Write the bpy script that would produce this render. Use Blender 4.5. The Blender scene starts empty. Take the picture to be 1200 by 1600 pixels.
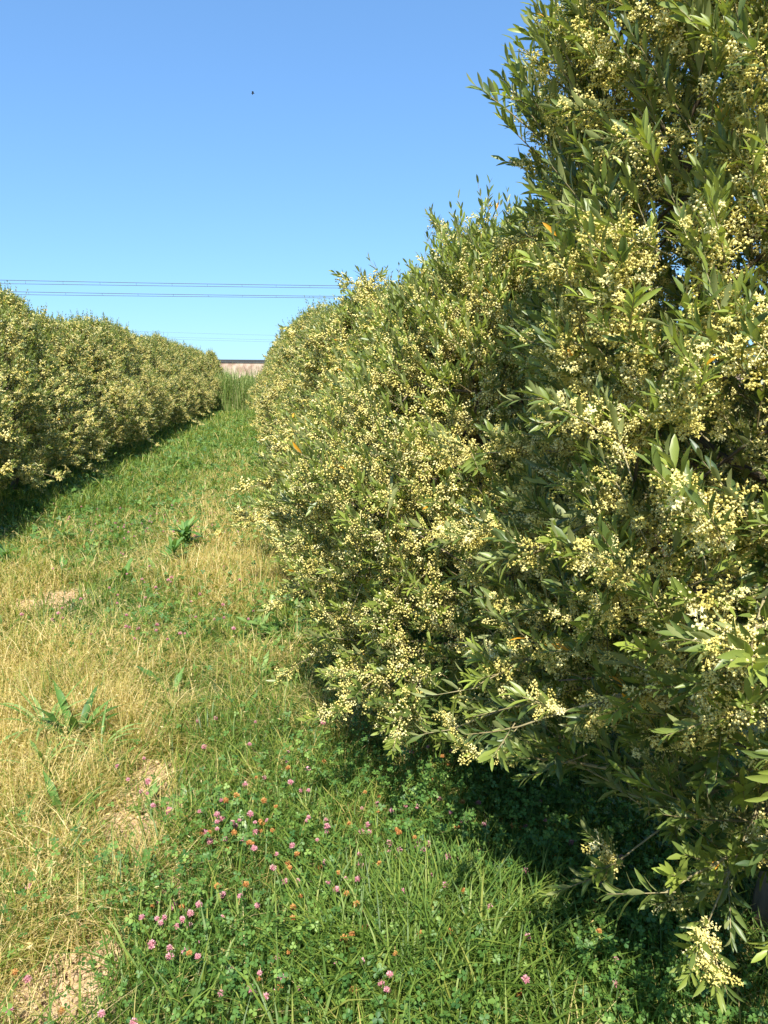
import bpy, math, random
import numpy as np
from mathutils import Vector

# ------------------------------------------------------------------ camera, sky, sun, exposure
scene = bpy.context.scene
PITCH = math.radians(10.4); YAW = math.radians(9.9); CAMZ = 1.6; F = 1155.0
cam_d = bpy.data.cameras.new("camera"); cam = bpy.data.objects.new("camera", cam_d)
scene.collection.objects.link(cam)
cam_d.sensor_fit = 'VERTICAL'; cam_d.sensor_height = 36.0; cam_d.lens = 36.0 * F / 1600.0
cam_d.clip_start = 0.05; cam_d.clip_end = 5000
cam.location = (0, 0, CAMZ); cam.rotation_euler = (math.pi / 2 - PITCH, 0, -YAW)
scene.camera = cam

SUN_EL = math.radians(53); SUN_AZ = math.radians(180 + 10)      # compass angle from +Y towards +X
world = bpy.data.worlds.new("World"); scene.world = world; world.use_nodes = True
wn = world.node_tree.nodes; wl = world.node_tree.links
bg = wn["Background"]; sky = wn.new("ShaderNodeTexSky"); sky.sky_type = 'NISHITA'
sky.sun_disc = False; sky.sun_elevation = SUN_EL; sky.sun_rotation = SUN_AZ
sky.altitude = 0; sky.air_density = 1.0; sky.dust_density = 0.3; sky.ozone_density = 3.0
gam = wn.new("ShaderNodeGamma"); gam.inputs[1].default_value = 0.62
tint = wn.new("ShaderNodeMix"); tint.data_type = 'RGBA'; tint.blend_type = 'MULTIPLY'; tint.inputs[0].default_value = 1
tint.inputs[7].default_value = (0.80, 1.28, 1.82, 1)
wl.new(sky.outputs[0], gam.inputs[0]); wl.new(gam.outputs[0], tint.inputs[6]); wl.new(tint.outputs[2], bg.inputs[0]); bg.inputs[1].default_value = 0.106
sun_d = bpy.data.lights.new("sun", 'SUN'); sun = bpy.data.objects.new("sun", sun_d)
scene.collection.objects.link(sun)
sun_d.energy = 5.0; sun_d.angle = math.radians(0.5); sun_d.color = (1.0, 0.95, 0.86)
sdir = Vector((math.sin(SUN_AZ) * math.cos(SUN_EL), math.cos(SUN_AZ) * math.cos(SUN_EL), math.sin(SUN_EL)))
sun.rotation_euler = (-sdir).to_track_quat('-Z', 'Y').to_euler(); sun.location = (0, 0, 30)
scene.view_settings.view_transform = 'Standard'; scene.view_settings.look = 'None'
scene.view_settings.exposure = 1.05; scene.view_settings.gamma = 1.0
scene.view_settings.use_curve_mapping = False

# ------------------------------------------------------------------ helpers
COL = scene.collection
rng = np.random.default_rng(7)
UP = np.array([0, 0, 1.0])

def at(px, py, z=0.0):
    """where the line of sight through pixel (px, py) of the 1200x1600 photograph meets height z"""
    x = (px - 600) / F; y = -(py - 800) / F
    f = np.array([0.0, math.cos(PITCH), -math.sin(PITCH)]); u = np.array([0.0, math.sin(PITCH), math.cos(PITCH)])
    d = f + u * y + np.array([x, 0, 0])
    d = np.array([d[0] * math.cos(YAW) + d[1] * math.sin(YAW), -d[0] * math.sin(YAW) + d[1] * math.cos(YAW), d[2]])
    t = (z - CAMZ) / d[2]
    return d * t + np.array([0, 0, CAMZ])

def norm(a):
    return a / (np.linalg.norm(a, axis=-1, keepdims=True) + 1e-9)

def hsh(i, j, s):
    v = np.sin(i * 127.1 + j * 311.7 + s * 74.7) * 43758.5453
    return v - np.floor(v)

def vnoise(x, y, s=0):
    xi = np.floor(x); yi = np.floor(y); fx = x - xi; fy = y - yi
    fx = fx * fx * (3 - 2 * fx); fy = fy * fy * (3 - 2 * fy)
    a = hsh(xi, yi, s); b = hsh(xi + 1, yi, s); c = hsh(xi, yi + 1, s); d = hsh(xi + 1, yi + 1, s)
    return (a * (1 - fx) + b * fx) * (1 - fy) + (c * (1 - fx) + d * fx) * fy

def fbm(x, y, s=0, o=4):
    r = 0; a = 0.5; t = 0
    for k in range(o):
        r = r + a * vnoise(x, y, s + k * 13); t += a; a *= 0.5; x = x * 2.03 + 5.1; y = y * 2.03 + 1.7
    return r / t

class Geo:
    """collects quads from numpy arrays"""
    def __init__(s): s.v = []; s.f = []; s.r = []; s.m = []; s.n = 0
    def add(s, V, Fq, R, mat=0):
        # V (k,nv,3) ; Fq (nf,4) ; R (k,) or (k,nv)
        k, nv = V.shape[:2]
        if k == 0: return
        R = np.asarray(R, float)
        if R.ndim == 1: R = np.repeat(R[:, None], nv, 1)
        s.v.append(V.reshape(-1, 3)); s.r.append(R.reshape(-1))
        off = s.n + np.arange(k)[:, None, None] * nv
        f = (np.asarray(Fq)[None] + off).reshape(-1, 4)
        s.f.append(f); s.m.append(np.full(len(f), mat, np.int32)); s.n += k * nv
    def mesh(s, name, mats, smooth=True):
        V = np.concatenate(s.v).astype(np.float32); Fc = np.concatenate(s.f).astype(np.int32)
        me = bpy.data.meshes.new(name)
        me.vertices.add(len(V)); me.vertices.foreach_set("co", V.ravel())
        # a quad whose last index repeats its third is a triangle
        tri = Fc[:, 2] == Fc[:, 3]
        cnt = np.where(tri, 3, 4).astype(np.int32)
        keep = np.ones(Fc.shape, bool); keep[tri, 3] = False
        loops = Fc[keep]
        me.loops.add(len(loops)); me.loops.foreach_set("vertex_index", loops)
        me.polygons.add(len(Fc))
        st = np.zeros(len(Fc), np.int32); st[1:] = np.cumsum(cnt)[:-1]
        me.polygons.foreach_set("loop_start", st); me.polygons.foreach_set("loop_total", cnt)
        me.polygons.foreach_set("material_index", np.concatenate(s.m))
        me.polygons.foreach_set("use_smooth", np.full(len(Fc), smooth))
        a = me.attributes.new("rnd", 'FLOAT', 'POINT'); a.data.foreach_set("value", np.concatenate(s.r).astype(np.float32))
        for m in mats: me.materials.append(m)
        me.update(calc_edges=True)
        return me

def inst(T, M, P):
    """template verts T (nv,3), matrices M (k,3,3) with columns as axes, positions P (k,3)"""
    return np.einsum('kij,nj->kni', M, T) + P[:, None, :]

def frames(l, n):
    l = norm(l); n = norm(n - (n * l).sum(-1, keepdims=True) * l); y = np.cross(n, l)
    return np.stack([l, y, n], -1)

def link(name, me, parent=None):
    o = bpy.data.objects.new(name, me); COL.objects.link(o)
    if parent is not None: o.parent = parent
    return o

def tag(o, label=None, cat=None, group=None, kind=None):
    if label: o['label'] = label
    if cat: o['category'] = cat
    if group: o['group'] = group
    if kind: o['kind'] = kind
    return o

def thing(name, label, cat, loc=(0, 0, 0), group=None):
    o = bpy.data.objects.new(name, None); COL.objects.link(o); o.location = loc; o.empty_display_size = 0.1
    return tag(o, label, cat, group)

def tube(g, pts, rad, sides=7, mat=0, r=0.5):
    pts = np.asarray(pts, float); rad = np.asarray(rad, float); n = len(pts)
    t = np.gradient(pts, axis=0); t = norm(t)
    ref = np.where(np.abs(t[:, 2:3]) > 0.9, np.array([[1.0, 0, 0]]), np.array([[0, 0, 1.0]]))
    a = norm(np.cross(t, ref))
    for i in range(1, n):                       # keep the frame from twisting
        a[i] = a[i - 1] - (a[i - 1] * t[i]).sum() * t[i]; a[i] /= np.linalg.norm(a[i]) + 1e-9
    b = np.cross(t, a)
    th = np.arange(sides) / sides * 2 * math.pi
    V = pts[:, None] + rad[:, None, None] * (np.cos(th)[None, :, None] * a[:, None] + np.sin(th)[None, :, None] * b[:, None])
    Fq = [(i * sides + j, i * sides + (j + 1) % sides, (i + 1) * sides + (j + 1) % sides, (i + 1) * sides + j)
          for i in range(n - 1) for j in range(sides)]
    e = (n - 1) * sides
    for j in range(1, sides - 1): Fq.append((e, e + j, e + j + 1, e + j + 1))
    g.add(V.reshape(1, -1, 3), Fq, [r], mat)

# ------------------------------------------------------------------ materials
def mat(name):
    m = bpy.data.materials.new(name); m.use_nodes = True
    return m, m.node_tree.nodes, m.node_tree.links, m.node_tree.nodes["Principled BSDF"]

def ramp(nodes, stops):
    r = nodes.new("ShaderNodeValToRGB"); e = r.color_ramp.elements
    while len(e) < len(stops): e.new(0.5)
    for k, (p, c) in enumerate(stops): e[k].position = p; e[k].color = (*c, 1)
    return r

def leaf_mat(name, stops, back=None, rough=0.4, trans=0.3, spec=0.5, tcol=1.4):
    m, n, l, p = mat(name)
    a = n.new("ShaderNodeAttribute"); a.attribute_name = "rnd"
    r = ramp(n, stops); l.new(a.outputs["Fac"], r.inputs[0]); colr = r.outputs[0]
    if back:
        geo = n.new("ShaderNodeNewGeometry"); mx = n.new("ShaderNodeMix"); mx.data_type = 'RGBA'
        l.new(geo.outputs["Backfacing"], mx.inputs[0]); l.new(colr, mx.inputs[6]); mx.inputs[7].default_value = (*back, 1)
        colr = mx.outputs[2]
    l.new(colr, p.inputs["Base Color"]); p.inputs["Roughness"].default_value = rough
    p.inputs["Specular IOR Level"].default_value = spec
    if trans:
        t = n.new("ShaderNodeBsdfTranslucent"); ms = n.new("ShaderNodeMixShader"); ms.inputs[0].default_value = trans
        br = n.new("ShaderNodeMix"); br.data_type = 'RGBA'; br.blend_type = 'MULTIPLY'; br.inputs[0].default_value = 1
        l.new(r.outputs[0], br.inputs[6]); br.inputs[7].default_value = (tcol * 1.1, tcol * 1.1, tcol * 0.5, 1)
        l.new(br.outputs[2], t.inputs[0])
        l.new(p.outputs[0], ms.inputs[1]); l.new(t.outputs[0], ms.inputs[2])
        l.new(ms.outputs[0], n["Material Output"].inputs[0])
    return m

M_leaf = leaf_mat("olive_leaf", [(0, (0.045, 0.085, 0.026)), (0.40, (0.14, 0.19, 0.040)), (0.72, (0.24, 0.29, 0.055)),
                                 (0.93, (0.29, 0.36, 0.06)), (0.985, (0.25, 0.31, 0.06)), (1.0, (0.75, 0.36, 0.03))],
                  back=(0.25, 0.28, 0.11), rough=0.42, trans=0.30, spec=0.48)
M_blos = leaf_mat("olive_blossom", [(0, (0.60, 0.51, 0.12)), (0.5, (0.84, 0.74, 0.25)), (1, (0.95, 0.88, 0.50))], rough=0.6, trans=0.25, spec=0.2, tcol=0.9)
M_stalk = leaf_mat("olive_twig_bark", [(0, (0.19, 0.15, 0.07)), (1, (0.36, 0.31, 0.16))], rough=0.7, trans=0, spec=0.3)
M_grass = leaf_mat("meadow_grass", [(0, (0.045, 0.10, 0.017)), (0.30, (0.11, 0.19, 0.03)), (0.52, (0.22, 0.29, 0.05)),
                                    (0.70, (0.36, 0.34, 0.09)), (0.86, (0.54, 0.42, 0.15)), (1, (0.74, 0.60, 0.31))],
                   rough=0.5, trans=0.38, spec=0.4)
M_clov = leaf_mat("clover_leaf", [(0, (0.045, 0.12, 0.03)), (0.6, (0.10, 0.20, 0.04)), (1, (0.22, 0.33, 0.07))], rough=0.5, trans=0.3, spec=0.35)
M_weed = leaf_mat("weed_leaf", [(0, (0.045, 0.12, 0.025)), (0.5, (0.10, 0.21, 0.04)), (1, (0.26, 0.38, 0.12))], rough=0.42, trans=0.3)
M_pink = leaf_mat("clover_pink", [(0, (0.28, 0.09, 0.10)), (0.4, (0.56, 0.24, 0.29)), (1, (0.82, 0.52, 0.56))], rough=0.6, trans=0.25, spec=0.2, tcol=0.9)
M_rust = leaf_mat("clover_withered", [(0, (0.20, 0.08, 0.03)), (0.5, (0.48, 0.22, 0.06)), (1, (0.68, 0.42, 0.16))], rough=0.7, trans=0.2, spec=0.2, tcol=0.8)
M_reed = leaf_mat("tall_grass", [(0, (0.12, 0.22, 0.05)), (0.5, (0.25, 0.33, 0.09)), (1, (0.50, 0.48, 0.24))], rough=0.5, trans=0.35)

def bark():
    m, n, l, p = mat("olive_bark")
    tc = n.new("ShaderNodeTexCoord"); mp = n.new("ShaderNodeMapping"); mp.inputs[3].default_value = (30, 30, 6)
    no = n.new("ShaderNodeTexNoise"); no.inputs["Scale"].default_value = 1.5; no.inputs["Detail"].default_value = 6
    r = ramp(n, [(0.3, (0.07, 0.05, 0.03)), (0.6, (0.17, 0.13, 0.08)), (0.8, (0.28, 0.23, 0.15))])
    bp = n.new("ShaderNodeBump"); bp.inputs["Distance"].default_value = 0.008; bp.inputs["Strength"].default_value = 0.8
    l.new(tc.outputs["Object"], mp.inputs[0]); l.new(mp.outputs[0], no.inputs[0]); l.new(no.outputs[0], r.inputs[0])
    l.new(r.outputs[0], p.inputs["Base Color"]); l.new(no.outputs[0], bp.inputs["Height"]); l.new(bp.outputs[0], p.inputs["Normal"])
    p.inputs["Roughness"].default_value = 0.85
    return m
M_bark = bark()

def soil(name, attr=True):
    m, n, l, p = mat(name)
    tc = n.new("ShaderNodeTexCoord")
    no = n.new("ShaderNodeTexNoise"); no.inputs["Scale"].default_value = 28; no.inputs["Detail"].default_value = 9; no.inputs["Roughness"].default_value = 0.7
    l.new(tc.outputs["Object"], no.inputs[0])
    r = ramp(n, [(0.30, (0.32, 0.21, 0.12)), (0.52, (0.50, 0.35, 0.21)), (0.72, (0.66, 0.50, 0.32))])
    l.new(no.outputs[0], r.inputs[0]); out = r.outputs[0]
    if attr:
        n2 = n.new("ShaderNodeTexNoise"); n2.inputs["Scale"].default_value = 90; n2.inputs["Detail"].default_value = 5
        l.new(tc.outputs["Object"], n2.inputs[0])
        g = ramp(n, [(0.35, (0.09, 0.11, 0.03)), (0.5, (0.19, 0.18, 0.06)), (0.65, (0.36, 0.29, 0.13))])
        l.new(n2.outputs[0], g.inputs[0])
        a = n.new("ShaderNodeAttribute"); a.attribute_name = "rnd"
        mx = n.new("ShaderNodeMix"); mx.data_type = 'RGBA'
        l.new(a.outputs["Fac"], mx.inputs[0]); l.new(g.outputs[0], mx.inputs[6]); l.new(out, mx.inputs[7]); out = mx.outputs[2]
    l.new(out, p.inputs["Base Color"]); p.inputs["Roughness"].default_value = 0.95
    p.inputs["Specular IOR Level"].default_value = 0.15
    bp = n.new("ShaderNodeBump"); bp.inputs["Distance"].default_value = 0.01; bp.inputs["Strength"].default_value = 0.6
    l.new(no.outputs[0], bp.inputs["Height"]); l.new(bp.outputs[0], p.inputs["Normal"])
    return m
M_ground = soil("ground_soil"); M_clod = soil("dry_clod", False)

def plain(name, c, rough=0.6, metal=0, c2=None, scale=8):
    m, n, l, p = mat(name)
    p.inputs["Base Color"].default_value = (*c, 1); p.inputs["Roughness"].default_value = rough; p.inputs["Metallic"].default_value = metal
    if c2:
        tc = n.new("ShaderNodeTexCoord"); no = n.new("ShaderNodeTexNoise"); no.inputs["Scale"].default_value = scale; no.inputs["Detail"].default_value = 5
        r = ramp(n, [(0.38, c), (0.62, c2)]); l.new(tc.outputs["Object"], no.inputs[0]); l.new(no.outputs[0], r.inputs[0]); l.new(r.outputs[0], p.inputs["Base Color"])
    return m
M_wire = plain("wire_metal", (0.06, 0.06, 0.06), 0.5, 0.2)
M_rail = plain("dark_rail", (0.035, 0.032, 0.03), 0.6)
M_wall = plain("pinkish_masonry", (0.27, 0.18, 0.13), 0.9, 0, (0.46, 0.35, 0.27), 2.2)
M_bird = plain("dark_feathers", (0.02, 0.02, 0.025), 0.7)

# ------------------------------------------------------------------ ground
BARE = [(238, 1150, .06, .12), (212, 1300, .15, .26), (232, 1215, .10, .16), (85, 1565, .17, .13), (150, 1505, .08, .09), (190, 1350, .10, .08),
        (50, 945, .30, .14), (600, 1220, .05, .05), (20, 1590, .10, .10), (95, 930, .16, .10), (330, 905, .09, .08), (270, 1390, .05, .05), (120, 1440, .06, .07)]
BAREW = [(*at(a, b)[:2], c, d) for a, b, c, d in BARE]

def bare(x, y):
    w = 0.09 * (fbm(x * 7, y * 7, 5) - 0.5)
    v = np.zeros_like(x)
    for bx, by, rx, ry in BAREW:
        q = np.sqrt(((x - bx) / rx) ** 2 + ((y - by) / ry) ** 2) + w * 14
        v = np.maximum(v, np.clip(1.45 - q, 0, 1) * .9)
    return v

def height(x, y):
    h = 0.05 * (fbm(x * 0.9, y * 0.9, 2, 3) - 0.5) + 0.02 * (fbm(x * 5, y * 5, 9, 3) - 0.5)
    h = h - 0.02 * bare(x, y)
    return h

def dryness(x, y):
    """0 = lush green, 1 = straw"""
    n = fbm(x * 1.6, y * 1.6, 31, 3) - 0.5
    d = 0.31 + 1.4 * n
    yy = y + 0.35 * x
    pt = np.clip(fbm(x * 1.1 + 9, y * 2.2, 61, 3) * 3.0 - 1.0, 0, 1.1)
    d += 0.34 * pt * np.exp(-((y - 3.55) / 0.95) ** 2) * (x < 0.5)                    # straw belt across the alley
    d += 0.36 * pt * np.exp(-((x + 1.15) / 0.65) ** 2 - ((y - 2.7) / 1.0) ** 2)       # straw at the left foreground
    d += 0.26 * pt * np.exp(-((y - 5.8) / 0.7) ** 2)
    d += 0.30 * np.exp(-((x + 0.35) / 0.35) ** 2) * (y > 4.8) * (y < 16)         # mown strip beside the right row
    d -= 0.45 * np.exp(-((y - 4.75) / 0.38) ** 2 - ((x - 0.2) / 0.7) ** 2)
    d += 0.22 * np.exp(-((x + 0.75) / 0.22) ** 2) * (y > 3) 
    d -= 0.22 * np.clip((y - 7) / 5, 0, 1)
    d -= 0.40 * np.exp(-((x - 0.9) / 0.6) ** 2)
    d -= 0.10 * np.exp(-((y - 1.7) / 0.45) ** 2) * (x > -0.6)
    d -= 0.35 * (x < -2.2) * (y > 5)
    return np.clip(d, 0, 1)

xs = np.concatenate([[-2500, -700, -200, -60, -20, -9, -6], np.arange(-4.4, 2.6, 0.028), [3.2, 4.5, 7, 12, 30, 100, 400, 2500]])
ys = np.concatenate([[-600, -100, -20, -5, -1, 0.3], np.arange(0.8, 7.0, 0.028), np.arange(7.0, 12, 0.09), np.arange(12, 36, 0.5), [40, 50, 70, 120, 300, 900, 4000]])
X, Y = np.meshgrid(xs, ys); nx, ny = len(xs), len(ys)
near = ((np.abs(X) < 9) & (Y > 0) & (Y < 40)).astype(float)
B = bare(X, Y) * near
Z = height(X, Y) * near + B * 0.026 * (np.abs(fbm(X * 22, Y * 22, 3, 3) - 0.5) * 2) * (Y < 9)
idx = np.arange(nx * ny).reshape(ny, nx)
Fg = np.stack([idx[:-1, :-1], idx[:-1, 1:], idx[1:, 1:], idx[1:, :-1]], -1).reshape(-1, 4)
g = Geo(); g.add(np.stack([X, Y, Z], -1).reshape(1, -1, 3), Fg, np.clip(B * 1.3, 0, 1).reshape(1, -1))
tag(link("ground", g.mesh("ground", [M_ground])), kind='structure')

# clods of dry earth on the bare patches
g = Geo()
oct_v = []
for th in (-1.0, -0.45, 0.45, 1.0):
    for k in range(5):
        a = k / 5 * 2 * math.pi + th
        oct_v.append((math.cos(a) * math.cos(th), math.sin(a) * math.cos(th), math.sin(th)))
oct_v = np.array(oct_v)
oct_f = [(r * 5 + k, r * 5 + (k + 1) % 5, (r + 1) * 5 + (k + 1) % 5, (r + 1) * 5 + k) for r in range(3) for k in range(5)]
oct_f += [(15, 16, 17, 17), (15, 17, 18, 18), (15, 18, 19, 19)]
for bx, by, rx, ry in BAREW:
    k = int(min(1600, 12000 * rx * ry / max(1, (by / 2.5)))) + 40
    px = bx + rng.normal(0, 0.55, k) * rx; py = by + rng.normal(0, 0.55, k) * ry
    sz = 0.004 + 0.012 * rng.random(k) ** 2.2
    ok = bare(px, py) > 0.25; px, py, sz = px[ok], py[ok], sz[ok]; k = len(px)
    if k == 0: continue
    T = oct_v[None] * (1 + 0.35 * (rng.random((k, 20, 1)) - 0.5)) * sz[:, None, None] * np.array([1.2, 1.0, 0.7]) * (0.75 + 0.5 * rng.random((k, 1, 3)))
    P = np.stack([px, py, height(px, py) + 0.008 + sz * 0.3], -1)
    g.add(T + P[:, None], oct_f, rng.random(k))
tag(link("soil_clods", g.mesh("soil_clods", [M_clod], smooth=False)),
    "crumbled dry reddish soil clods scattered over the bare patches", "soil clods", kind='stuff')

# ------------------------------------------------------------------ grass
ROWR = 1.08
def left_axis(y): return -3.45 + 0.042 * (y - 8)

def scatter(n, dens0, r0=3.0, p=1.5, xr=(-4.2, 2.1), yr=(0.9, 36), test=None):
    """random points over the alley, dense near the viewer"""
    out = []
    for _ in range(60):
        x = rng.uniform(*xr, 200000); y = yr[0] + (yr[1] - yr[0]) * rng.random(200000) ** 3.0
        dy = 1.0 / (3.0 * np.maximum(((y - yr[0]) / (yr[1] - yr[0])), 1e-6) ** (2 / 3.0))      # sampling density
        r = np.hypot(x, y); want = np.where(r < r0, 1, (r0 / r) ** p)
        pr = want / (dy * 8.0)
        if test is not None: pr = pr * test(x, y)
        ok = rng.random(200000) < np.clip(pr, 0, 1)
        # keep only what could be seen from the photograph's place or a step beside it
        a = np.arctan2(x, y); ok &= (a > -0.72) & (a < 0.80)
        out.append(np.stack([x[ok], y[ok]], -1))
        if sum(map(len, out)) > n: break
    return np.concatenate(out)[:n]

BLF = [(0, 1, 3, 2), (2, 3, 5, 4), (4, 5, 6, 6)]
def blades(g, P, h, w, bend, tone, mat=0, az=None, tw=0.35):
    k = len(P); az = rng.uniform(0, 2 * math.pi, k) if az is None else az
    d = np.stack([np.cos(az), np.sin(az), np.zeros(k)], -1); az2 = az + math.pi / 2 + rng.normal(0, tw, k)
    s = np.stack([np.cos(az2), np.sin(az2), np.zeros(k)], -1)
    z0 = height(P[:, 0], P[:, 1]); base = np.stack([P[:, 0], P[:, 1], z0 - 0.005], -1)
    V = []
    for t, ww in ((0, .75), (.38, 1.0), (.75, .7)):
        c = base + UP * (h * (t - 0.28 * np.minimum(bend / h, 1.6) * t * t * t))[:, None] + d * (bend * t * t)[:, None]
        V += [c - s * (w * ww / 2)[:, None], c + s * (w * ww / 2)[:, None]]
    V.append(base + UP * (h * (1 - 0.30 * np.minimum(bend / h, 1.6)))[:, None] + d * bend[:, None])
    g.add(np.stack(V, 1), BLF, tone, mat)
    return V[-1], d

g = Geo()
# short meadow grass
WEEDS = np.array([at(a, b)[:2] for a, b in ((120, 1165), (75, 1160), (158, 1190), (70, 1215), (272, 1090), (292, 868), (272, 890), (240, 880), (148, 885), (412, 1008), (100, 1290), (4, 995))])
def clear_(x, y):
    v = np.ones_like(x)
    for a, b in WEEDS: v = np.minimum(v, .25 + .75 * (np.hypot(x - a, y - b + .05) > .10))
    return v
dens = lambda x, y: clear_(x, y) * (1 - 0.90 * np.clip(bare(x, y) * 1.25, 0, 1))
P = scatter(330000, 1, r0=2.4, p=1.45, test=dens)
k = len(P); r = np.hypot(P[:, 0], P[:, 1]); dr = dryness(P[:, 0], P[:, 1])
pat = fbm(P[:, 0] * 3.3, P[:, 1] * 3.3, 77, 3)
tone = np.clip(np.where(rng.random(k) < 0.30 + .58 * dr, dr * .42 + .34, .24) + rng.normal(0.06, 0.17, k) + 0.5 * (pat - 0.5), 0, 1)
cl = fbm(P[:, 0] * 11, P[:, 1] * 11, 177, 2)
tone = np.clip(tone + .55 * (cl - .5), 0, 1)
h = (0.035 + 0.125 * rng.random(k) ** 1.5) * (0.5 + 0.7 * pat + .55 * cl) * (1 + 0.30 * (dr > 0.4)) * (1 + 0.7 * (r > 9) * (dr < 0.4))
w = (0.0022 + 0.0022 * rng.random(k)) * np.clip(r / 2.6, 1, 12) ** 0.72
blades(g, P, h, w, h * rng.uniform(0.15, 1.3, k), tone)
# thin dead straw lying over it in the dry belt
P = scatter(70000, 1, r0=2.4, p=1.3, yr=(0.9, 16), test=lambda x, y: np.clip(dryness(x, y) * 1.6 - 0.25, 0.03, 1) * dens(x, y))
k = len(P); r = np.hypot(P[:, 0], P[:, 1])
h = rng.uniform(0.04, 0.22, k); w = (0.0016 + 0.0012 * rng.random(k)) * np.clip(r / 2.6, 1, 12) ** 0.7
tone = np.clip(rng.normal(0.86, 0.09, k), 0.6, 1)
tip, d = blades(g, P, h, w, h * rng.uniform(0.3, 2.2, k), tone)
# drooping seed heads on some of the stalks
sel = rng.random(k) < 0.22; q = tip[sel]; kk = len(q)
sh = np.array([[0, 0, 0], [0.010, 0.0022, 0.001], [0.022, 0, 0], [0.010, -0.0022, -0.001]])
Mx = frames(d[sel] + UP * rng.uniform(-1, .6, (kk, 1)) + rng.normal(0, .3, (kk, 3)), rng.normal(0, 1, (kk, 3))) * (0.7 + 0.6 * rng.random(kk) + (r[sel] > 4) * 0.3)[:, None, None]
g.add(inst(sh, Mx, q), [(0, 1, 2, 3)], np.clip(rng.normal(0.9, 0.07, kk), 0.7, 1))
# taller straw stalks carrying loose seed heads, mostly at the left
P = scatter(2600, 1, r0=3.0, p=1.0, yr=(1.6, 9), xr=(-3.2, .3), test=lambda x, y: np.clip(dryness(x, y) * 2 - .5, 0, 1) * dens(x, y) * np.clip(fbm(x * 2, y * 2, 8, 2) * 3 - 1, 0, 1))
k = len(P); h = rng.uniform(0.16, 0.34, k)
tip, d = blades(g, P, h, (0.0020 + 0.0010 * rng.random(k)) * np.clip(np.hypot(P[:, 0], P[:, 1]) / 3, 1, 3), h * rng.uniform(0.1, 0.7, k), np.clip(rng.normal(0.80, 0.12, k), .4, 1))
for q_ in range(7):
    q = tip - d * (q_ * .006) - UP * (q_ * .009) + rng.normal(0, .004, (k, 3))
    Mx = frames(d * .8 + UP * rng.uniform(-.8, .8, (k, 1)) + rng.normal(0, .5, (k, 3)), rng.normal(0, 1, (k, 3))) * rng.uniform(.45, .8, (k, 1, 1))
    g.add(inst(sh, Mx, q), [(0, 1, 2, 3)], np.clip(rng.normal(0.88, 0.08, k), .6, 1))
# longer, broader green blades: fringe at the foot of the picture, the shaded row foot, the far alley
def lush(x, y):
    v = 0.10 + 1.9 * np.exp(-((x - 0.45) / 0.55) ** 2 - ((y - 1.75) / 0.30) ** 2) + 0.35 * (y > 9) + 0.25 * ((y < 3.2) & (x > -1.0) & (x < 0.3))
    return v * (fbm(x * 2.5, y * 2.5, 55, 3) ** 2 * 2.4) * dens(x, y)
P = scatter(34000, 1, r0=2.2, p=1.2, test=lush)
k = len(P); r = np.hypot(P[:, 0], P[:, 1])
h = rng.uniform(0.07, 0.24, k) * (1 + .35 * np.exp(-((P[:, 0] - .4) / .5) ** 2 - ((P[:, 1] - 1.7) / .3) ** 2)); w = (0.0035 + 0.0045 * rng.random(k)) * np.clip(r / 3.5, 1, 12) ** 0.55
blades(g, P, h, w, h * rng.uniform(0.2, 1.0, k), np.clip(rng.normal(0.33, 0.13, k), 0.02, 0.62))
tag(link("meadow_grass", g.mesh("meadow_grass", [M_grass])), "green and straw coloured grass growing thick down the alley between the olive rows", "grass", kind='stuff')

# clover foliage
lf = np.array([[0.002, 0, 0], [0.55, -0.48, .10], [1.0, -0.25, .05], [0.90, 0, -.05], [1.0, 0.25, .05], [0.55, 0.48, .10]])
trif = []; trv = []
for q in range(3):
    a = q * 2 * math.pi / 3; R = np.array([[math.cos(a), -math.sin(a), 0], [math.sin(a), math.cos(a), 0], [0, 0, 1]])
    trv.append(lf @ R.T); trif += [(q * 6, q * 6 + 1, q * 6 + 2, q * 6 + 3), (q * 6, q * 6 + 3, q * 6 + 4, q * 6 + 5)]
trv = np.concatenate(trv)
def clov(x, y):
    v = 1.0 * np.exp(-((x - 0.55) / 0.6) ** 2 - ((y - 2.15) / 0.75) ** 2) + 0.32 * np.exp(-((x + 0.4) / 0.8) ** 2 - ((y - 1.8) / 0.4) ** 2)
    v += 0.5 * np.exp(-((y - 4.7) / 0.6) ** 2 - ((x + 0.2) / .8) ** 2) + 0.35 * (y > 6.5) + 0.6 * (x > 0.75)
    return np.clip(v, 0, 1) * np.clip(fbm(x * 3, y * 3, 91, 3) * 2.6 - 0.55, 0.05, 1) * dens(x, y)
P = scatter(95000, 1, r0=2.4, p=1.5, test=clov); k = len(P); r = np.hypot(P[:, 0], P[:, 1])
hh = 0.03 + 0.15 * rng.random(k) * (0.5 + fbm(P[:, 0] * 3, P[:, 1] * 3, 91, 3)); sz = (0.008 + 0.007 * rng.random(k)) * np.clip(r / 3.0, 1, 5) ** 0.7
n_ = UP + rng.normal(0, 0.38, (k, 3)); l_ = rng.normal(0, 1, (k, 3))
Pz = np.stack([P[:, 0], P[:, 1], height(P[:, 0], P[:, 1]) + hh], -1)
g = Geo(); g.add(inst(trv, frames(l_, n_) * sz[:, None, None], Pz), trif, np.clip(rng.normal(0.5, 0.25, k), 0, 1))
blades(g, P[r < 4], hh[r < 4], np.full((r < 4).sum(), 0.0016), np.full((r < 4).sum(), 0.004), np.full((r < 4).sum(), .6))
tag(link("clover_foliage", g.mesh("clover_foliage", [M_clov])), "low mat of three lobed clover leaves under and beside the right olive row", "clover leaves", kind='stuff')

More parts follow.
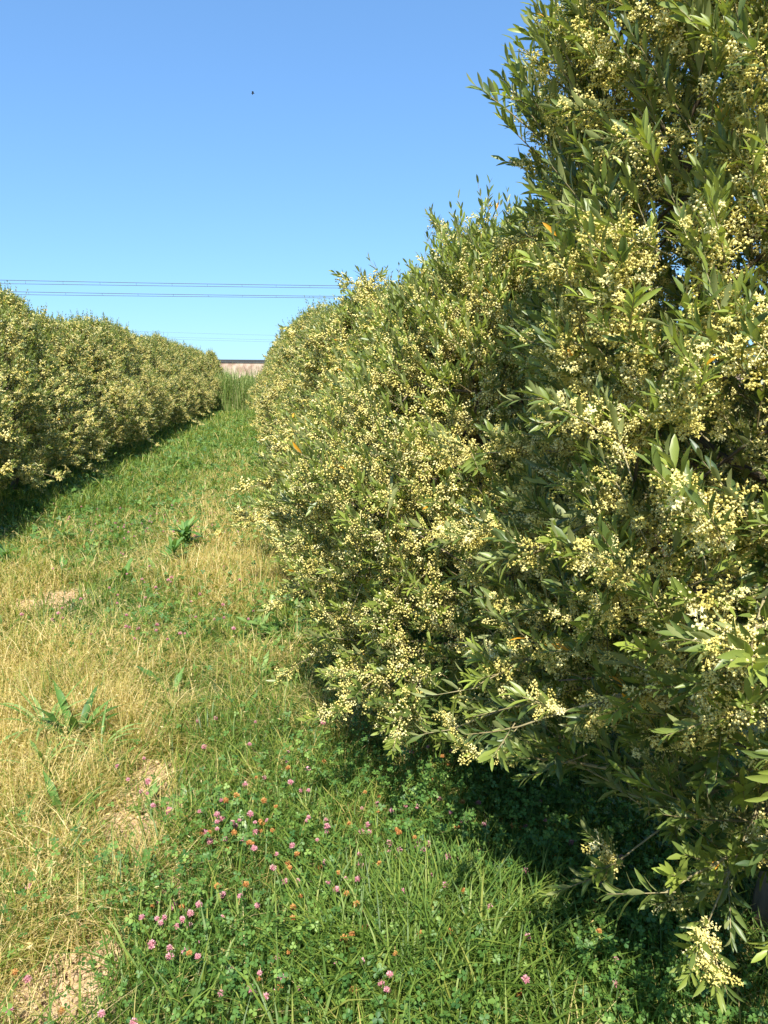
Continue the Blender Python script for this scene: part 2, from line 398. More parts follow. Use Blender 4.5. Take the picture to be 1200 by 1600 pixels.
# tall grass closing the far end of the alley
g = Geo(); k = 16000
P = np.stack([rng.uniform(-4.5, 3, k), 33.5 + np.abs(rng.normal(0, 1.6, k))], -1)
big = rng.random(k) < 0.5; h = np.where(big, rng.uniform(1.1, 2.3, k), rng.uniform(0.3, 0.8, k)) * (0.55 + 0.7 * vnoise(P[:, 0] * 2.6, P[:, 1] * 1.2, 4))
blades(g, P, h, rng.uniform(0.015, 0.035, k), h * rng.uniform(0.1, 0.4, k), rng.random(k))
tag(link("tall_grass", g.mesh("tall_grass", [M_reed])), "tall pale green grass closing off the far end of the alley", "tall grass", kind='stuff')

# ------------------------------------------------------------------ olive trees
def leaf_template(hi):
    if hi == 2:
        V = []
        for t, w_, z in ((0, .06, 0), (.22, .62, .02), (.55, 1.0, .01), (.85, .55, -.05), (1.0, .04, -.09)):
            V += [(t, -w_ * .108, z + .03 * w_), (t, 0, z - .01), (t, w_ * .108, z + .03 * w_)]
        Fq = [q for i in range(4) for q in ((i*3, i*3+3, i*3+4, i*3+1), (i*3+1, i*3+4, i*3+5, i*3+2))]
        return np.array(V), Fq
    if hi == 1:
        V = [(0, 0, 0), (.32, -.11, .03), (.32, 0, -.005), (.32, .11, .03), (.72, -.10, .0), (.72, 0, -.03), (.72, .10, .0), (1, 0, -.08)]
        return np.array(V), [(0, 1, 2, 2), (0, 2, 3, 3), (1, 4, 5, 2), (2, 5, 6, 3), (4, 7, 5, 5), (5, 7, 6, 6)]
    return np.array([(0, 0, 0), (.5, -.13, .02), (1, 0, -.05), (.5, .13, .02)]), [(0, 1, 2, 3)]

def bud(c, r, q):
    v = np.array([(1, 0, 0), (0, 1, 0), (-1, 0, 0), (0, -1, 0), (0, 0, 1), (0, 0, -1)], float) * r + c
    f = [(0, 1, 4, 4), (1, 2, 4, 4), (2, 3, 4, 4), (3, 0, 4, 4), (1, 0, 5, 5), (2, 1, 5, 5), (3, 2, 5, 5), (0, 3, 5, 5)]
    return v, [tuple(i + q for i in a) for a in f]

def panicle(hi, rs):
    V = []; Fq = []; q = 0
    n, rad = {2: (17, .0022), 1: (9, .0029), 0: (5, .0055)}[hi]
    for i in range(n):
        t = (i + 0.5) / n; a = i * 2.4
        rr = .0085 * (1 - 0.6 * t) * (1 if hi else .7)
        c = np.array([.004 + .027 * t, math.cos(a) * rr, math.sin(a) * rr]) + rs.normal(0, .0012, 3)
        v, f = bud(c, rad * (0.8 + .4 * rs.random()), q); V.append(v); Fq += f; q += 6
        if hi == 2:                                    # a few opened four-petalled flowers
            if i % 2 == 0:
                for p_ in range(2):
                    b = a + p_ * math.pi / 2; e = np.array([0.3, math.cos(b), math.sin(b)]); s_ = np.array([0, -math.sin(b), math.cos(b)])
                    V.append(np.array([c + e * .0045, c + s_ * .0017, c - e * .0045, c - s_ * .0017])); Fq.append((q, q + 1, q + 2, q + 3)); q += 4
    if hi:
        V.append(np.array([(0, -.0006, 0), (0, .0006, 0), (.028, .0004, 0), (.028, -.0004, 0)])); Fq.append((q, q + 1, q + 2, q + 3)); q += 4
    return np.concatenate(V), Fq

LT = {h_: leaf_template(h_) for h_ in (0, 1, 2)}
PT = {h_: [panicle(h_, np.random.default_rng(40 + h_ * 5 + j)) for j in range(3)] for h_ in (0, 1, 2)}

def make_tree(seed, H=2.6, rx=.8, ry=.9, z0=.42, nt=2600, hi=0, sprays=(), flower=.6, leaf=.055, extra=26, lump=.16, solid=0.35, skirt=.8, prof_top=.64):
    """returns {part name: [meshes]} of one olive tree grown round the local origin"""
    rs = np.random.default_rng(seed)
    ph = rs.uniform(0, 6.28, 8)
    def env(th, u):                                   # radius factor of the crown at angle th, height fraction u
        prof = np.interp(u, [0, .07, .22, .45, .7, .88, 1.0], [skirt, .92, 1.0, 1.0, prof_top, prof_top * .72, .18])
        lum = 1 + lump * (np.sin(3 * th + ph[0] + 4 * u) * .5 + np.sin(2 * th + ph[1] - 9 * u) * .5 + np.sin(5 * th + ph[2] + 13 * u) * .45 + np.sin(7*th + ph[3] - 19*u)*.3)
        return prof * lum
    def base(th, u): return z0 + (H - z0) * u
    # main limbs
    g_tr = Geo()
    ht = 0.55 + .1 * rs.random(); w0 = rs.normal(0, .03, (6, 2)); w0[0] = 0
    tp = np.array([[w0[i, 0] * i * .5, w0[i, 1] * i * .5, ht * i / 5] for i in range(6)])
    tube(g_tr, np.concatenate([[[0, 0, -.05]], tp]), [.062, .052, .043, .040, .038, .037, .036], 10)
    lead = [tp[-1]]; c = tp[-1].copy()
    for i in range(9):
        c = c + np.array([rs.normal(0, .035), rs.normal(0, .035), (H * .93 - ht) / 9]); lead.append(c.copy())
    lead = np.array(lead); tube(g_tr, lead, np.linspace(.034, .005, 10), 8)
    limbs = []; ends = []; nl = 9 if hi else 5
    for i in range(nl):
        gl = Geo(); u = (i + .4) / nl; th = i * 2.4 + ph[4]
        st = lead[min(9, int(u * 8.2))] if u > .08 else tp[3]
        R = env(th, min(1, u * .9 + .12)) * .86
        en = np.array([math.cos(th) * rx * R, math.sin(th) * ry * R, min(H * .96, z0 + (H - z0) * (u * .9 + .12))])
        n_ = 8; t = np.linspace(0, 1, n_)[:, None]
        pts = st * (1 - t) + en * t + UP * (-.10 * np.sin(t * math.pi)) + rs.normal(0, .014, (n_, 3)) * np.sin(t * math.pi)
        tube(gl, pts, np.linspace(.017, .0035, n_), 6)
        for b in range(9 if hi else 5):
            s_ = pts[rs.integers(2, n_)]; th2 = th + rs.normal(0, .75); u2 = np.clip((s_[2] - z0) / (H - z0) + rs.normal(.05, .16), 0.0, 1)
            R2 = env(th2, u2) * .93
            e2 = np.array([math.cos(th2) * rx * R2, math.sin(th2) * ry * R2, z0 + (H - z0) * u2])
            t5 = np.linspace(0, 1, 5)[:, None]; p5 = s_ * (1 - t5) + e2 * t5 + rs.normal(0, .015, (5, 3)) * np.sin(t5 * math.pi)
            tube(gl, p5, np.linspace(.0065, .0020, 5), 5); ends.append(e2)
        limbs.append(gl)
    # twig seats through the shell of the crown
    m = nt; u = rs.random(m) ** .95; th = rs.uniform(0, 2 * math.pi, m)
    shell = rs.random(m) < (1 - solid)
    rho = np.where(shell, 1 - np.abs(rs.normal(0, .07, m)), np.sqrt(rs.random(m)) * .9)
    E = env(th, u)
    Pt = np.stack([np.cos(th) * rx * E * rho, np.sin(th) * ry * E * rho, base(th, u)], -1)
    Pt[:, 2] += rs.normal(0, .02, m)
    out = np.stack([np.cos(th) / rx, np.sin(th) / ry, np.zeros(m)], -1); out = norm(out)
    D = norm(out * .62 + UP * (0.45 + .75 * u[:, None] ** 1.5) + rs.normal(0, .40, (m, 3)))
    L = rs.uniform(.11, .21, m)
    # upright shoots on the crown top
    k = int(nt * (.05 if hi else .085)); th = rs.uniform(0, 6.28, k); u = rs.uniform(.72, 1.0, k); E = env(th, u) * rs.random(k) ** .5
    P2 = np.stack([np.cos(th) * rx * E, np.sin(th) * ry * E, z0 + (H - z0) * u + .02], -1)
    Pt = np.concatenate([Pt, P2]); D = np.concatenate([D, norm(UP + rs.normal(0, .22, (k, 3)))]); L = np.concatenate([L, rs.uniform(.16, .36, k)])
    # sprays: flowering branches that reach out beyond the crown
    sp = [(np.array(a, float), np.array(b, float)) for a, b in sprays]
    for i in range(extra):
        th = rs.uniform(0, 6.28); u = rs.uniform(.06, .97); E = env(th, u); ln = rs.uniform(.18, .42)
        a = np.array([math.cos(th) * rx * E * .72, math.sin(th) * ry * E * .72, z0 + (H - z0) * u])
        b = a + (np.array([math.cos(th), math.sin(th), 0]) * (1 - u * .5) + UP * (u * .8 - .25) + rs.normal(0, .25, 3)) * (ln * (1 - .35 * (u > .7)) + .12)
        sp.append((a, b))
    g_f = Geo(); SP = []; SD = []; SL = []
    for a, b in sp:
        d = b - a; ln = np.linalg.norm(d); t = np.linspace(0, 1, 6)[:, None]
        sag = -.12 * ln if b[2] < H * .75 else 0
        pts = a + d * t + UP * sag * (t * t)
        tube(g_f, pts, np.linspace(.0050, .0016, 6), 5, 1, .5)
        nk = max(4, int(ln / .045)); tt = rs.uniform(.15, 1, nk)[:, None]; tt[0] = 1
        SP.append(a + d * tt + UP * sag * tt * tt); SD.append(norm(d / ln + rs.normal(0, .45, (nk, 3)) + UP * .12)); SL.append(rs.uniform(.07, .14, nk))
    if SP:
        Pt = np.concatenate([Pt] + SP); D = np.concatenate([D] + SD); L = np.concatenate([L] + SL)
    m = len(Pt)
    bend = rs.uniform(-.10, .10, m)
    A = norm(np.cross(D, rs.normal(0, 1, (m, 3)))); Bv = np.cross(D, A)
    fn = .5 + .5 * np.sin(6 * Pt[:, 0] + ph[5]) * np.sin(5.2 * Pt[:, 2] + ph[6]) + .35 * np.sin(11 * Pt[:, 1] + 9 * Pt[:, 2] + ph[7])
    fl = rs.random(m) < flower * (.50 + .95 * np.clip(fn, 0, 1))
    if hi == 2: fl &= (Pt[:, 2] > .72) | (rs.random(m) < .25)
    tv, tf = LT[hi]; K = 8 if hi else 7
    twt = rs.random(m)
    young = rs.random(m) < .2
    g_b = Geo()
    for j in range(K):
        s = (j + .7) / K; c = Pt + D * (L * s)[:, None] + UP * (bend * L * s * s)[:, None]
        a = j * math.pi / 2 + rs.normal(0, .25, m)
        sd = np.cos(a)[:, None] * A + np.sin(a)[:, None] * Bv
        for sg in (1, -1):
            keep = rs.random(m) < (.98 if s > .45 else (.70 if hi == 2 else .52))
            l_ = norm(D * (.72 + .6 * s) + sd * sg * (.85 - .3 * s) + UP * .22 + rs.normal(0, .16, (m, 3)))
            n_ = D + UP * .45 + rs.normal(0, .22, (m, 3))
            sc = leaf * rs.uniform(.7, 1.15, m) * (1.0 - .35 * max(0, s - .6) / .4)
            M3 = frames(l_, n_) * sc[:, None, None]; M3[:, :, 1] *= (rs.uniform(.85, 1.25, m) * (1.0 if hi else 1.15))[:, None]
            tone = np.clip((.14 if hi == 2 else .18) + .55 * twt + rs.normal(0, .10, m) + (.42 * (young & (s > .55))), 0, .97)
            tone = np.where(rs.random(m) < .0025, 1.0, tone)
            V = inst(tv, M3, c); g_f.add(V[keep], tf, tone[keep], 0)
            if s < .72:
                pk = fl & (rs.random(m) < (.97 if s < .5 else .6))
                idx_ = np.nonzero(pk)[0]; which = rs.integers(0, 3, len(idx_))
                l2 = norm(D[idx_] * .45 + sd[idx_] * sg * .8 - UP * .12 + rs.normal(0, .25, (len(idx_), 3)))
                M2 = frames(l2, rs.normal(0, 1, (len(idx_), 3))) * (rs.uniform(.8, 1.45, len(idx_)) * (1.06 if hi else 1.2))[:, None, None]
                for w_ in range(3):
                    q = which == w_; pv, pf = PT[hi][w_]
                    g_b.add(inst(pv, M2[q], c[idx_][q]), pf, np.clip(rs.normal(.55, .22, q.sum()), 0, 1), 0)
    # twig wood: a slim three-sided stalk
    if True:
        c0 = Pt - D * .02; c1 = Pt + D * (L * .5)[:, None] + UP * (bend * L * .25)[:, None]; c2 = Pt + D * L[:, None] + UP * (bend * L)[:, None]
        ring = []
        for c, r_ in ((c0, .0019), (c1, .0015), (c2, .0007)):
            for q in range(3):
                a = q * 2.0944; ring.append(c + (math.cos(a) * A + math.sin(a) * Bv) * r_)
        V = np.stack(ring, 1); Fq = [(i * 3 + j, i * 3 + (j + 1) % 3, i * 3 + 3 + (j + 1) % 3, i * 3 + 3 + j) for i in range(2) for j in range(3)]
        g_f.add(V, Fq, rs.random(m), 1)
    return {'trunk': [g_tr.mesh("trunk", [M_bark])], 'limb': [x.mesh("limb", [M_bark]) for x in limbs],
            'foliage': [g_f.mesh("foliage", [M_leaf, M_stalk])], 'blossom': [g_b.mesh("blossom", [M_blos])]}

def plant_tree(meshes, loc, rz, sc, label, group=None):
    t = thing("olive_tree", label, "olive tree", (loc[0], loc[1], float(height(np.array([loc[0]]), np.array([loc[1]]))[0]) - .01), group)
    t.rotation_euler = (0, 0, rz); t.scale = sc
    for nm, ms in meshes.items():
        for me in ms: link(nm, me, t)
    return t

def rel(p, c, rz=0):
    return (p[0] - c[0], p[1] - c[1], p[2])

# right row, front to back
c1 = (1.40, 1.64); c2 = (1.04, 2.98); c0 = (1.78, -.35)
T1 = make_tree(11, H=2.95, rx=.70, ry=.80, z0=.56, nt=5000, hi=2, flower=.74, leaf=.059, extra=34, lump=.18, solid=.32, prof_top=.93,
               sprays=[(rel((1.3, 1.5, .75), c1), rel((.88, 1.22, .50), c1)), (rel((1.3, 1.4, .65), c1), rel((1.04, 1.16, .56), c1)), (rel((1.36, 1.5, .55), c1), rel((1.14, 1.34, .52), c1)),
                       (rel((1.3, 1.6, .6), c1), rel((.80, 1.50, .46), c1)), (rel((1.36, 1.5, .5), c1), rel((.98, 1.42, .42), c1)),
                       (rel((.85, 1.6, .62), c1), rel((.56, 1.70, .66), c1)), (rel((.9, 1.35, .95), c1), rel((.52, 1.40, .90), c1)),
                       (rel((.95, 1.7, 2.1), c1), rel((.76, 1.62, 2.30), c1)), (rel((1.1, 1.3, .6), c1), rel((.78, 1.20, .62), c1))])
plant_tree(T1, c1, 0, (1, 1, 1), "nearest olive tree of the right row, with large glossy leaves and cream blossom clusters")
T2 = make_tree(12, H=2.04, rx=.82, ry=.86, z0=.36, nt=3500, hi=1, flower=.80, leaf=.055, extra=34, lump=.15, solid=.3,
               sprays=[(rel((.5, 3.2, .75), c2), rel((.10, 3.3, .64), c2)), (rel((.5, 2.9, .55), c2), rel((.14, 2.75, .55), c2)),
                       (rel((.5, 3.6, 1.05), c2), rel((.06, 3.75, 1.0), c2)), (rel((.5, 3.0, 1.1), c2), rel((.16, 2.9, 1.15), c2))])
plant_tree(T2, c2, 0, (1, 1, 1), "second olive tree of the right row, its low branches over the shaded clover")
plant_tree(T2, c0, 2.0, (1, 1, 1.2), "olive tree of the right row just outside the frame, shading the lower right corner")
T3 = make_tree(13, H=2.55, rx=.86, ry=.9, z0=.34, nt=3000, hi=0, flower=.70, leaf=.056, extra=34, lump=.24)
T4 = make_tree(14, H=2.6, rx=.86, ry=.9, z0=.34, nt=2700, hi=0, flower=.62, leaf=.058, extra=32, lump=.24)
T5 = make_tree(15, H=2.7, rx=.80, ry=.95, z0=.36, nt=2700, hi=0, flower=.6, leaf=.058, extra=34, lump=.24)
T6 = make_tree(16, H=2.55, rx=.84, ry=.9, z0=.32, nt=2700, hi=0, flower=.68, leaf=.058, extra=32, lump=.24)
ORD = ["first", "second", "third", "fourth", "fifth", "sixth", "seventh", "eighth", "ninth", "tenth"]
var = [T3, T4, T5, T6]
rr = random.Random(5)
y = 4.62; i = 2
HM = {id(T3): 2.55, id(T4): 2.6, id(T5): 2.7, id(T6): 2.55}
while y < 33:
    m_ = var[(i - 2) % 4]
    lab = (f"{ORD[i]} olive tree from the camera in the right hand hedge row, yellow with blossom" if i < 8 else
           "small distant flowering olive tree merging into the far end of the right row")
    s = (float(np.interp(y, [4.6, 6, 9, 11, 13, 20, 33], [2.04, 2.14, 2.26, 2.42, 2.55, 2.6, 2.7])) + rr.uniform(-.05, .05)) / HM[id(m_)]
    plant_tree(m_, (ROWR + rr.uniform(-.06, .05) + .10 * (y > 7), y), rr.choice([0, 3.14, .3, 2.9]), (1, 1, s), lab,
               None if i < 8 else "far olive trees of the right row")
    y += rr.uniform(1.45, 1.6); i += 1
y = 3.4; i = 0
while y < 33:
    m_ = var[(i + 1) % 4]
    vis = i - 2
    lab = (f"{ORD[vis]} olive tree from the left edge of the photo in the left hedge row" if 0 <= vis < 8 else
           ("small distant flowering olive tree merging into the far end of the left row" if vis >= 8 else
            "olive tree of the left row standing just outside the left edge of the photo"))
    plant_tree(m_, (left_axis(y) + rr.uniform(-.06, .06), y), rr.choice([0, 3.14, .4, 2.8]), (1.02, 1.05, rr.uniform(.90, 1.0) * 2.62 / HM[id(m_)]), lab,
               None if 0 <= vis < 8 else ("far olive trees of the left row" if vis >= 8 else "near olive trees of the left row"))
    y += rr.uniform(1.45, 1.6); i += 1

plant_tree(T4, (-1.85, 34.6), 1.2, (.8, .8, .98), "last small olive tree at the far end of the left row, beside the tall grass")
for x_, y_, s_, n_ in ((-1.5, 40.5, .66, "left"), (-.35, 41.5, .60, "middle"), (.8, 40.2, .70, "right")):
    t_ = plant_tree(T3, (x_, y_), 1.0 + x_, (.95, .95, s_), n_ + " one of three low shrubs in front of the pinkish wall")
    t_.name = "shrub"; t_['category'] = "shrub"; t_['group'] = "shrubs in front of the wall"
# ------------------------------------------------------------------ broad-leaved weeds
def weed_leaf(L, W, az, lift, droop, tone, fold=.15, wav=.1, base_h=0.0):
    n = 9; V = []; R = []
    d = np.array([math.cos(az), math.sin(az), 0]); s = np.array([-math.sin(az), math.cos(az), 0])
    ang = lift; p = np.array([0, 0, base_h]); 
    for i in range(n):
        t = i / (n - 1)
        w = W * (np.interp(t, [0, .12, .35, .6, .85, 1], [.10, .25, .85, 1, .6, .03])) / 2
        tan = d * math.cos(ang) + UP * math.sin(ang); nn = -d * math.sin(ang) + UP * math.cos(ang)
        k = wav * w * math.sin(i * 2.1 + az)
        V += [p - s * w + nn * (fold * w + k), p - nn * fold * w * .2, p + s * w + nn * (fold * w - k)]
        R += [tone, min(1, tone + .2), tone]
        p = p + tan * L / (n - 1); ang -= droop / (n - 1)
    Fq = [q for i in range(n - 1) for q in ((i*3, i*3+3, i*3+4, i*3+1), (i*3+1, i*3+4, i*3+5, i*3+2))]
    return np.array(V), Fq, np.array(R)

def weed(px, py, kind, label, size=1.0, seed=0, n=None):
    p = at(px, py); rs = random.Random(seed); z = float(height(np.array([p[0]]), np.array([p[1]]))[0])
    nm = {"dock": "dock_weed", "blade": "grass_clump", "bush": "leafy_weed", "rosette": "rosette_weed"}[kind]
    t = thing(nm, label, {"dock": "weed", "blade": "grass clump", "bush": "weed", "rosette": "weed"}[kind], (p[0], p[1], z))
    size = size * 1.35; n = n or {"dock": 15, "blade": 20, "bush": 42, "rosette": 10}[kind]
    for i in range(n):
        az = i * 2.4 + rs.uniform(-.4, .4); g = Geo()
        if kind == "dock": a = (rs.uniform(.11, .25) * size, rs.uniform(.018, .034) * size, az, rs.uniform(.75, 1.45), rs.uniform(.2, 1.1), rs.uniform(.0, .6)); kw = dict(wav=.3)
        elif kind == "blade": a = (rs.uniform(.14, .28) * size, rs.uniform(.008, .014) * size, az, rs.uniform(1.0, 1.45), rs.uniform(.8, 2.4), rs.uniform(.45, .9)); kw = dict(fold=.4)
        elif kind == "bush": a = (rs.uniform(.07, .12) * size, rs.uniform(.016, .026) * size, az, rs.uniform(.2, 1.2), rs.uniform(.2, 1.0), rs.uniform(.15, .8)); kw = dict(base_h=rs.uniform(0, .11) * size)
        else: a = (rs.uniform(.08, .13) * size, rs.uniform(.035, .05) * size, az, rs.uniform(.3, .8), rs.uniform(.4, 1.2), rs.uniform(.1, .5)); kw = dict(wav=.4)
        V, Fq, R = weed_leaf(*a, **kw); g.add(V[None], Fq, R[None]); link("leaf", g.mesh("leaf", [M_weed]), t)
    if kind == "bush":
        g = Geo(); tube(g, [(0, 0, -.01), (.004, 0, .07 * size), (0, .004, .15 * size)], [.004, .003, .002], 6); link("stem", g.mesh("stem", [M_weed]), t)
    return t

weed(120, 1165, "dock", "weed with broad dark leaves at the left, between two clumps of long blades", 1.0, 1)
weed(75, 1160, "blade", "tall clump of blue green blades left of the broad dark leaved weed", 1.0, 2)
weed(158, 1190, "blade", "arching clump of pale blue green blades right of the broad dark leaved weed", .85, 3)
weed(70, 1215, "blade", "low drooping clump of blades in front of the broad dark leaved weed", .75, 31)
weed(272, 1090, "dock", "single pale green weed with upright torn leaves in the middle of the straw", .95, 4, n=4)
weed(292, 868, "bush", "largest bushy dark green weed in the middle of the alley", 1.5, 5)
weed(272, 890, "bush", "smaller dark green weed just in front of the largest bushy one", 1.2, 6, n=26)
weed(240, 880, "rosette", "pale leafy weed left of the dark green bushy weeds", 1.3, 7)
weed(148, 885, "rosette", "low broad leaved weed left of the alley centre, beside a bare patch", 1.3, 8)
weed(412, 1008, "rosette", "dark round leaved weed close to the low branches of the right row", 1.15, 9, n=12)
weed(312, 925, "rosette", "pale green weed at the edge of a small bare patch", 1.2, 10)
weed(4, 995, "dock", "weed with a pale broad leaf at the left edge of the photo", .8, 11, n=5)
weed(100, 1290, "dock", "low green weed with narrow pointed leaves beside the bare strip", .8, 12, n=6)
weed(22, 1440, "blade", "clump of upright green blades near the lower left corner", .65, 13, n=10)
weed(195, 1545, "blade", "small clump of green blades right of the bare soil in the lower left", .5, 14, n=9)
weed(330, 1530, "blade", "sparse clump of broad green blades in the clover at lower centre", .6, 15, n=8)
weed(10, 890, "bush", "dark leafy weed at the left edge below the left hedge", 1.2, 16, n=24)
weed(100, 855, "bush", "small dark weed near the foot of the left hedge", 1.0, 17, n=20)

# small broad-leaved seedlings scattered through the grass
protos = []
for k_ in range(4):
    ms = []
    for i in range(6):
        g = Geo(); V, Fq, Rr = weed_leaf(rr.uniform(.06, .12), rr.uniform(.018, .034), i * 2.4 + rr.uniform(-.5, .5), rr.uniform(.5, 1.3), rr.uniform(.3, 1.4), rr.uniform(.1, .8), wav=.35)
        g.add(V[None], Fq, Rr[None]); ms.append(g.mesh("leaf", [M_weed]))
    protos.append(ms)
for q in range(64):
    if q < 20: px, py = rr.uniform(0, 420), rr.uniform(1050, 1560)
    elif q < 34: px, py = rr.gauss(160, 90), rr.gauss(880, 30)
    elif q < 48: px, py = rr.gauss(420, 30), rr.gauss(1000, 40)
    else: px, py = rr.gauss(290, 40), rr.gauss(850, 25)
    p = at(px, py); zz_ = float(height(np.array([p[0]]), np.array([p[1]]))[0])
    fg = py > 1030
    t = thing("small_weed", "small broad leaved weed half hidden in the " + ("foreground grass" if fg else "grass of the middle alley"), "weed", (p[0], p[1], zz_ + .02),
              ("small weeds in the foreground" if fg else "small weeds in the middle of the alley"))
    sc_ = rr.uniform(.8, 1.5) * (1 if fg else 1.25); t.scale = (sc_, sc_, sc_); t.rotation_euler = (0, 0, rr.uniform(0, 6.28))
    for me in rr.choice(protos): link("leaf", me, t)

# ------------------------------------------------------------------ clover flowers
def head_mesh(mat_, seed, squash):
    rs = np.random.default_rng(seed); g = Geo(); n = 70
    i = np.arange(n) + .5; ph = np.arccos(1 - 1.75 * i / n); th = math.pi * (1 + 5 ** .5) * i
    D = np.stack([np.cos(th) * np.sin(ph), np.sin(th) * np.sin(ph), np.cos(ph) * squash], -1); D = norm(D + rs.normal(0, .1, D.shape))
    T = np.array([(0.15, 0, 0), (.7, -.16, 0), (1, 0, .05), (.7, .16, 0)]) * .0115
    g.add(inst(T, frames(D + UP * .25, rs.normal(0, 1, (n, 3))) * rs.uniform(.8, 1.1, (n, 1, 1)), np.zeros((n, 3))), [(0, 1, 2, 3)],
          np.clip(np.clip(D[:, 2] * .3 + .5, 0, 1) + rs.normal(0, .2, n), 0, 1))
    v = oct_v * .0062; g.add(v[None], oct_f, [.3])
    return g.mesh("flower_head", [mat_])
HEADP = [head_mesh(M_pink, s, 1.0) for s in (1, 2, 3)]; HEADR = [head_mesh(M_rust, s, .8) for s in (4, 5)]
STEM = []
for hgt in (.12, .15, .18):
    g = Geo(); tube(g, [(0, 0, -hgt), (.004, .002, -hgt * .5), (0, 0, 0)], [.0013, .0012, .0010], 5, 0, .6); STEM.append(g.mesh("stem", [M_clov]))
spots = []
EXP = [(700,1338,0),(747,1332,0),(718,1340,0),(748,1330,0),(664,1370,0),(658,1355,0),(676,1366,0),(629,1392,0),(632,1415,0),(655,1383,1),(652,1325,0),(667,1345,0),(766,1417,0),(748,1422,0),(775,1402,1),(690,1468,1),(703,1456,1),(618,1490,1),(936,1455,1),(658,1460,1),
       (454,1222,0),(470,1235,0),(482,1235,0),(345,1250,0),(312,1268,0),(320,1300,0),(364,1285,0),(391,1272,0),(417,1282,0),(345,1552,0),(360,1514,0),(347,1433,0),(251,1442,0),(285,1437,0),(402,1415,0),(375,1400,0),(365,1450,0),(311,1413,0),(348,1398,0),(458,1418,1),(457,1435,1),(470,1400,1),(500,1355,1),(514,1372,0),(526,1390,0),(557,1412,1),(566,1423,1),(570,1450,1),(550,1460,1),(537,1467,1),(541,1472,1),(526,1505,0),(434,1495,0),(452,1487,1),(340,1385,1),(384,1382,1),(286,1417,1),(238,1416,1),(445,1377,0),(465,1376,0),(397,1325,0),(44,1385,0),(43,1530,0),(22,1520,1),(96,1580,1),(158,1584,0),(209,1598,0),(15,1578,0),
       (308,1127,0),(337,1122,0),(399,1128,0),(390,1163,0),(319,1167,0),(183,1197,0),(200,1218,0),(231,1221,0),(220,1237,0),(505,1130,0),(506,1190,1),(450,1175,0),(448,1190,0),(450,1200,1),(481,1202,0),(413,1215,0),(400,1215,1),(225,1185,0),(230,1240,0),
       (82,968,0),(97,950,0),(34,960,0),(85,970,0),(268,902,0),(225,910,0),(298,963,0),(289,990,0),(298,940,0),(335,968,0),(222,905,0),(396,955,0),(350,965,0)]
for a, b, c in EXP: spots.append((a, b, c))
CLU = [(rr.gauss(650, 110), rr.gauss(1330, 60)) for _ in range(12)] + [(rr.uniform(250, 600), rr.uniform(1210, 1580)) for _ in range(14)]
for _ in range(165):
    a, b = rr.choice(CLU); spots.append((rr.gauss(a, 24), rr.gauss(b, 18), int(rr.random() < .36)))
for _ in range(12): spots.append((rr.uniform(780, 1000), rr.uniform(1330, 1560), int(rr.random() < .3)))
for _ in range(125): spots.append((rr.uniform(80, 400), rr.gauss(815, 22) if rr.random() < .7 else rr.uniform(860, 1000), 0))
for a, b, c in spots:
    if b > 1640 or b < 780: continue
    hgt = rr.choice([0, 1, 2]); hz = (.10, .13, .16)[hgt]
    p = at(a, b, hz)
    far = b < 1050; shade = (a > 480 and 1180 < b < 1330) or a > 820
    if far: lab, grp = "tiny pink clover flower speckling the grass in the middle of the alley", "far pink clover flowers"
    elif c: lab, grp = "withered orange brown clover head in the foreground grass", "withered clover heads"
    elif shade: lab, grp = "pink clover flower in the shade under the right olive row", "shaded pink clover flowers"
    else: lab, grp = "pink clover flower in the sunlit foreground grass", "sunlit pink clover flowers"
    t = thing("clover_flower", lab, "clover flower", tuple(p), grp)
    t.rotation_euler = (rr.uniform(-.25, .25), rr.uniform(-.25, .25), rr.uniform(0, 6)); s = rr.uniform(.62, 1.08) * (1.1 if far else 1); t.scale = (s, s, s)
    link("flower_head", rr.choice(HEADR if c else HEADP), t); link("stem", STEM[hgt], t)

# ------------------------------------------------------------------ far end: wall with dark rail, overhead wires, bird
w = thing("boundary_wall", "long low pinkish masonry wall with a dark rail on top, beyond the alley", "wall", (0, 57, 0))
g = Geo()
xsw = np.arange(-130, 131, 1.0); prof = [(-1.6, -.1), (-.9, 1.55), (-.62, 1.62), (-.5, 2.62), (.5, 2.62), (.5, -.1)]
V = np.array([[(x, a + .10 * math.sin(x * .9) * (i in (0, 1)), b - .0050 * x) for i, (a, b) in enumerate(prof)] for x in xsw]); n_ = len(prof)
Fq = [(i * n_ + j, (i + 1) * n_ + j, (i + 1) * n_ + j + 1, i * n_ + j + 1) for i in range(len(xsw) - 1) for j in range(n_ - 1)]
g.add(V.reshape(1, -1, 3), Fq, [.5]); link("masonry", g.mesh("masonry", [M_wall], smooth=False), w)
g = Geo(); V = np.array([[(x, a, b - .0050 * x) for a, b in ((-.6, 2.63), (-.6, 2.80), (-.35, 2.80), (-.35, 2.63))] for x in xsw]); n_ = 4
Fq = [(i * n_ + j, (i + 1) * n_ + j, (i + 1) * n_ + (j + 1) % 4, i * n_ + (j + 1) % 4) for i in range(len(xsw) - 1) for j in range(4)]
g.add(V.reshape(1, -1, 3), Fq, [.5]); link("top_rail", g.mesh("top_rail", [M_rail], smooth=False), w)

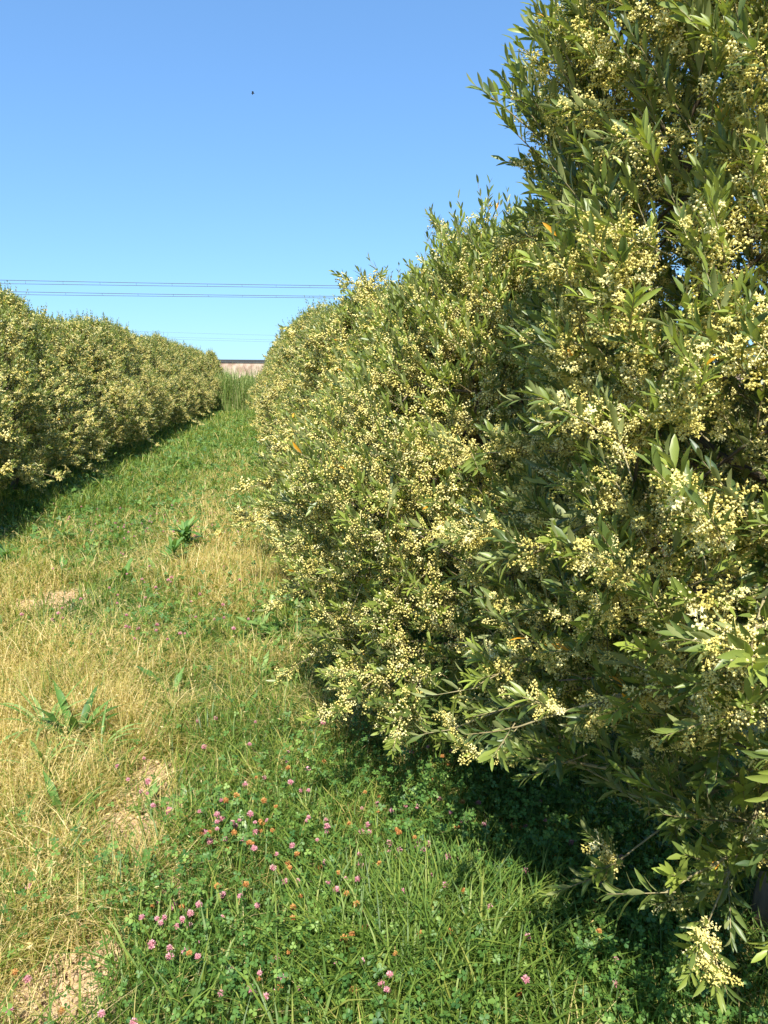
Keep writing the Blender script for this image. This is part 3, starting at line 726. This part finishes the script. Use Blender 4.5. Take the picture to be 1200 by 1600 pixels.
def line_pair(yd, z_up, z_lo, rise, label):
    t = thing("overhead_line", label, "overhead line", (0, yd, 0), "overhead railway wires")
    X_ = np.linspace(-150, 150, 121)
    def zz(x, z, sag): q = ((x + 25) / 60) % 1.0; return z - sag * 4 * q * (1 - q) - rise * x + rise * .12 * np.maximum(0, -8 - x) * -1
    for nm, z, sag, rad in (("upper_wire", z_up, .16, .022), ("lower_wire", z_lo, .03, .020)):
        g = Geo(); tube(g, np.stack([X_, X_ * 0, zz(X_, z, sag)], -1), np.full(121, rad), 6); link(nm, g.mesh(nm, [M_wire]), t)
    for x in np.arange(-24, 16, 2.6):
        a = float(zz(np.array([x]), z_up, .16)[0]); b = float(zz(np.array([x]), z_lo, .03)[0])
        g = Geo(); tube(g, [(x, 0, b), (x, 0, (a + b) / 2), (x, 0, a)], [.009] * 3, 5); link("dropper", g.mesh("dropper", [M_wire]), t)
line_pair(60, 8.70, 8.40, -.008, "upper pair of overhead wires joined by short droppers, high above the hedges")
line_pair(60.6, 7.96, 7.70, -.008, "lower pair of overhead wires just below the upper pair, high above the hedges")
for i, z in enumerate((18.0, 16.2, 15.4)):
    g = Geo(); X_ = np.linspace(-260, 260, 60); tube(g, np.stack([X_, np.full(60, 310.0), z + 8 * ((X_ + 20) / 260) ** 2 - .02 * X_], -1), np.full(60, .03), 5)
    tag(link("power_cable", g.mesh("power_cable", [M_wire])), ["highest", "middle", "lowest"][i] + " of three faint distant cables low in the sky between the rows", "power cable", "faint distant cables")

# bird
p = at(395, 146, 0); d = (p - np.array([0, 0, CAMZ]))
def ray(px, py, dist):
    a = at(px, py, 0 if py > 600 else 50); q = a - np.array([0, 0, CAMZ]); return np.array([0, 0, CAMZ]) + q / np.linalg.norm(q) * dist
b = ray(395, 146, 60)
t = thing("bird", "tiny dark bird flying high in the clear blue sky", "bird", tuple(b)); g = Geo()
tube(g, [(-.11, 0, 0), (-.07, 0, .005), (0, 0, .01), (.06, 0, .012), (.09, 0, .01), (.125, 0, .0)], [.006, .022, .036, .030, .020, .003], 8)
link("body", g.mesh("body", [M_bird]), t)
for s in (1, -1):
    g = Geo(); st = [(0, .07, .0), (.10, .085, .05), (.20, .06, .045), (.30, .01, .0)]; V = []
    for yy, ch, z in st: V += [(.045 - yy * .15 + ch * .3, s * (yy + .02), .02 + z), (.03 - yy * .15 - ch, s * (yy + .02), .012 + z), (.03 - yy * .15 - ch * .3, s * (yy + .02), .03 + z)]
    V = np.array(V); Fq = [(i * 3 + j, i * 3 + (j + 1) % 3, i * 3 + 3 + (j + 1) % 3, i * 3 + 3 + j) for i in range(3) for j in range(3)]
    g.add(V[None], Fq, [.5]); link("wing", g.mesh("wing", [M_bird]), t)
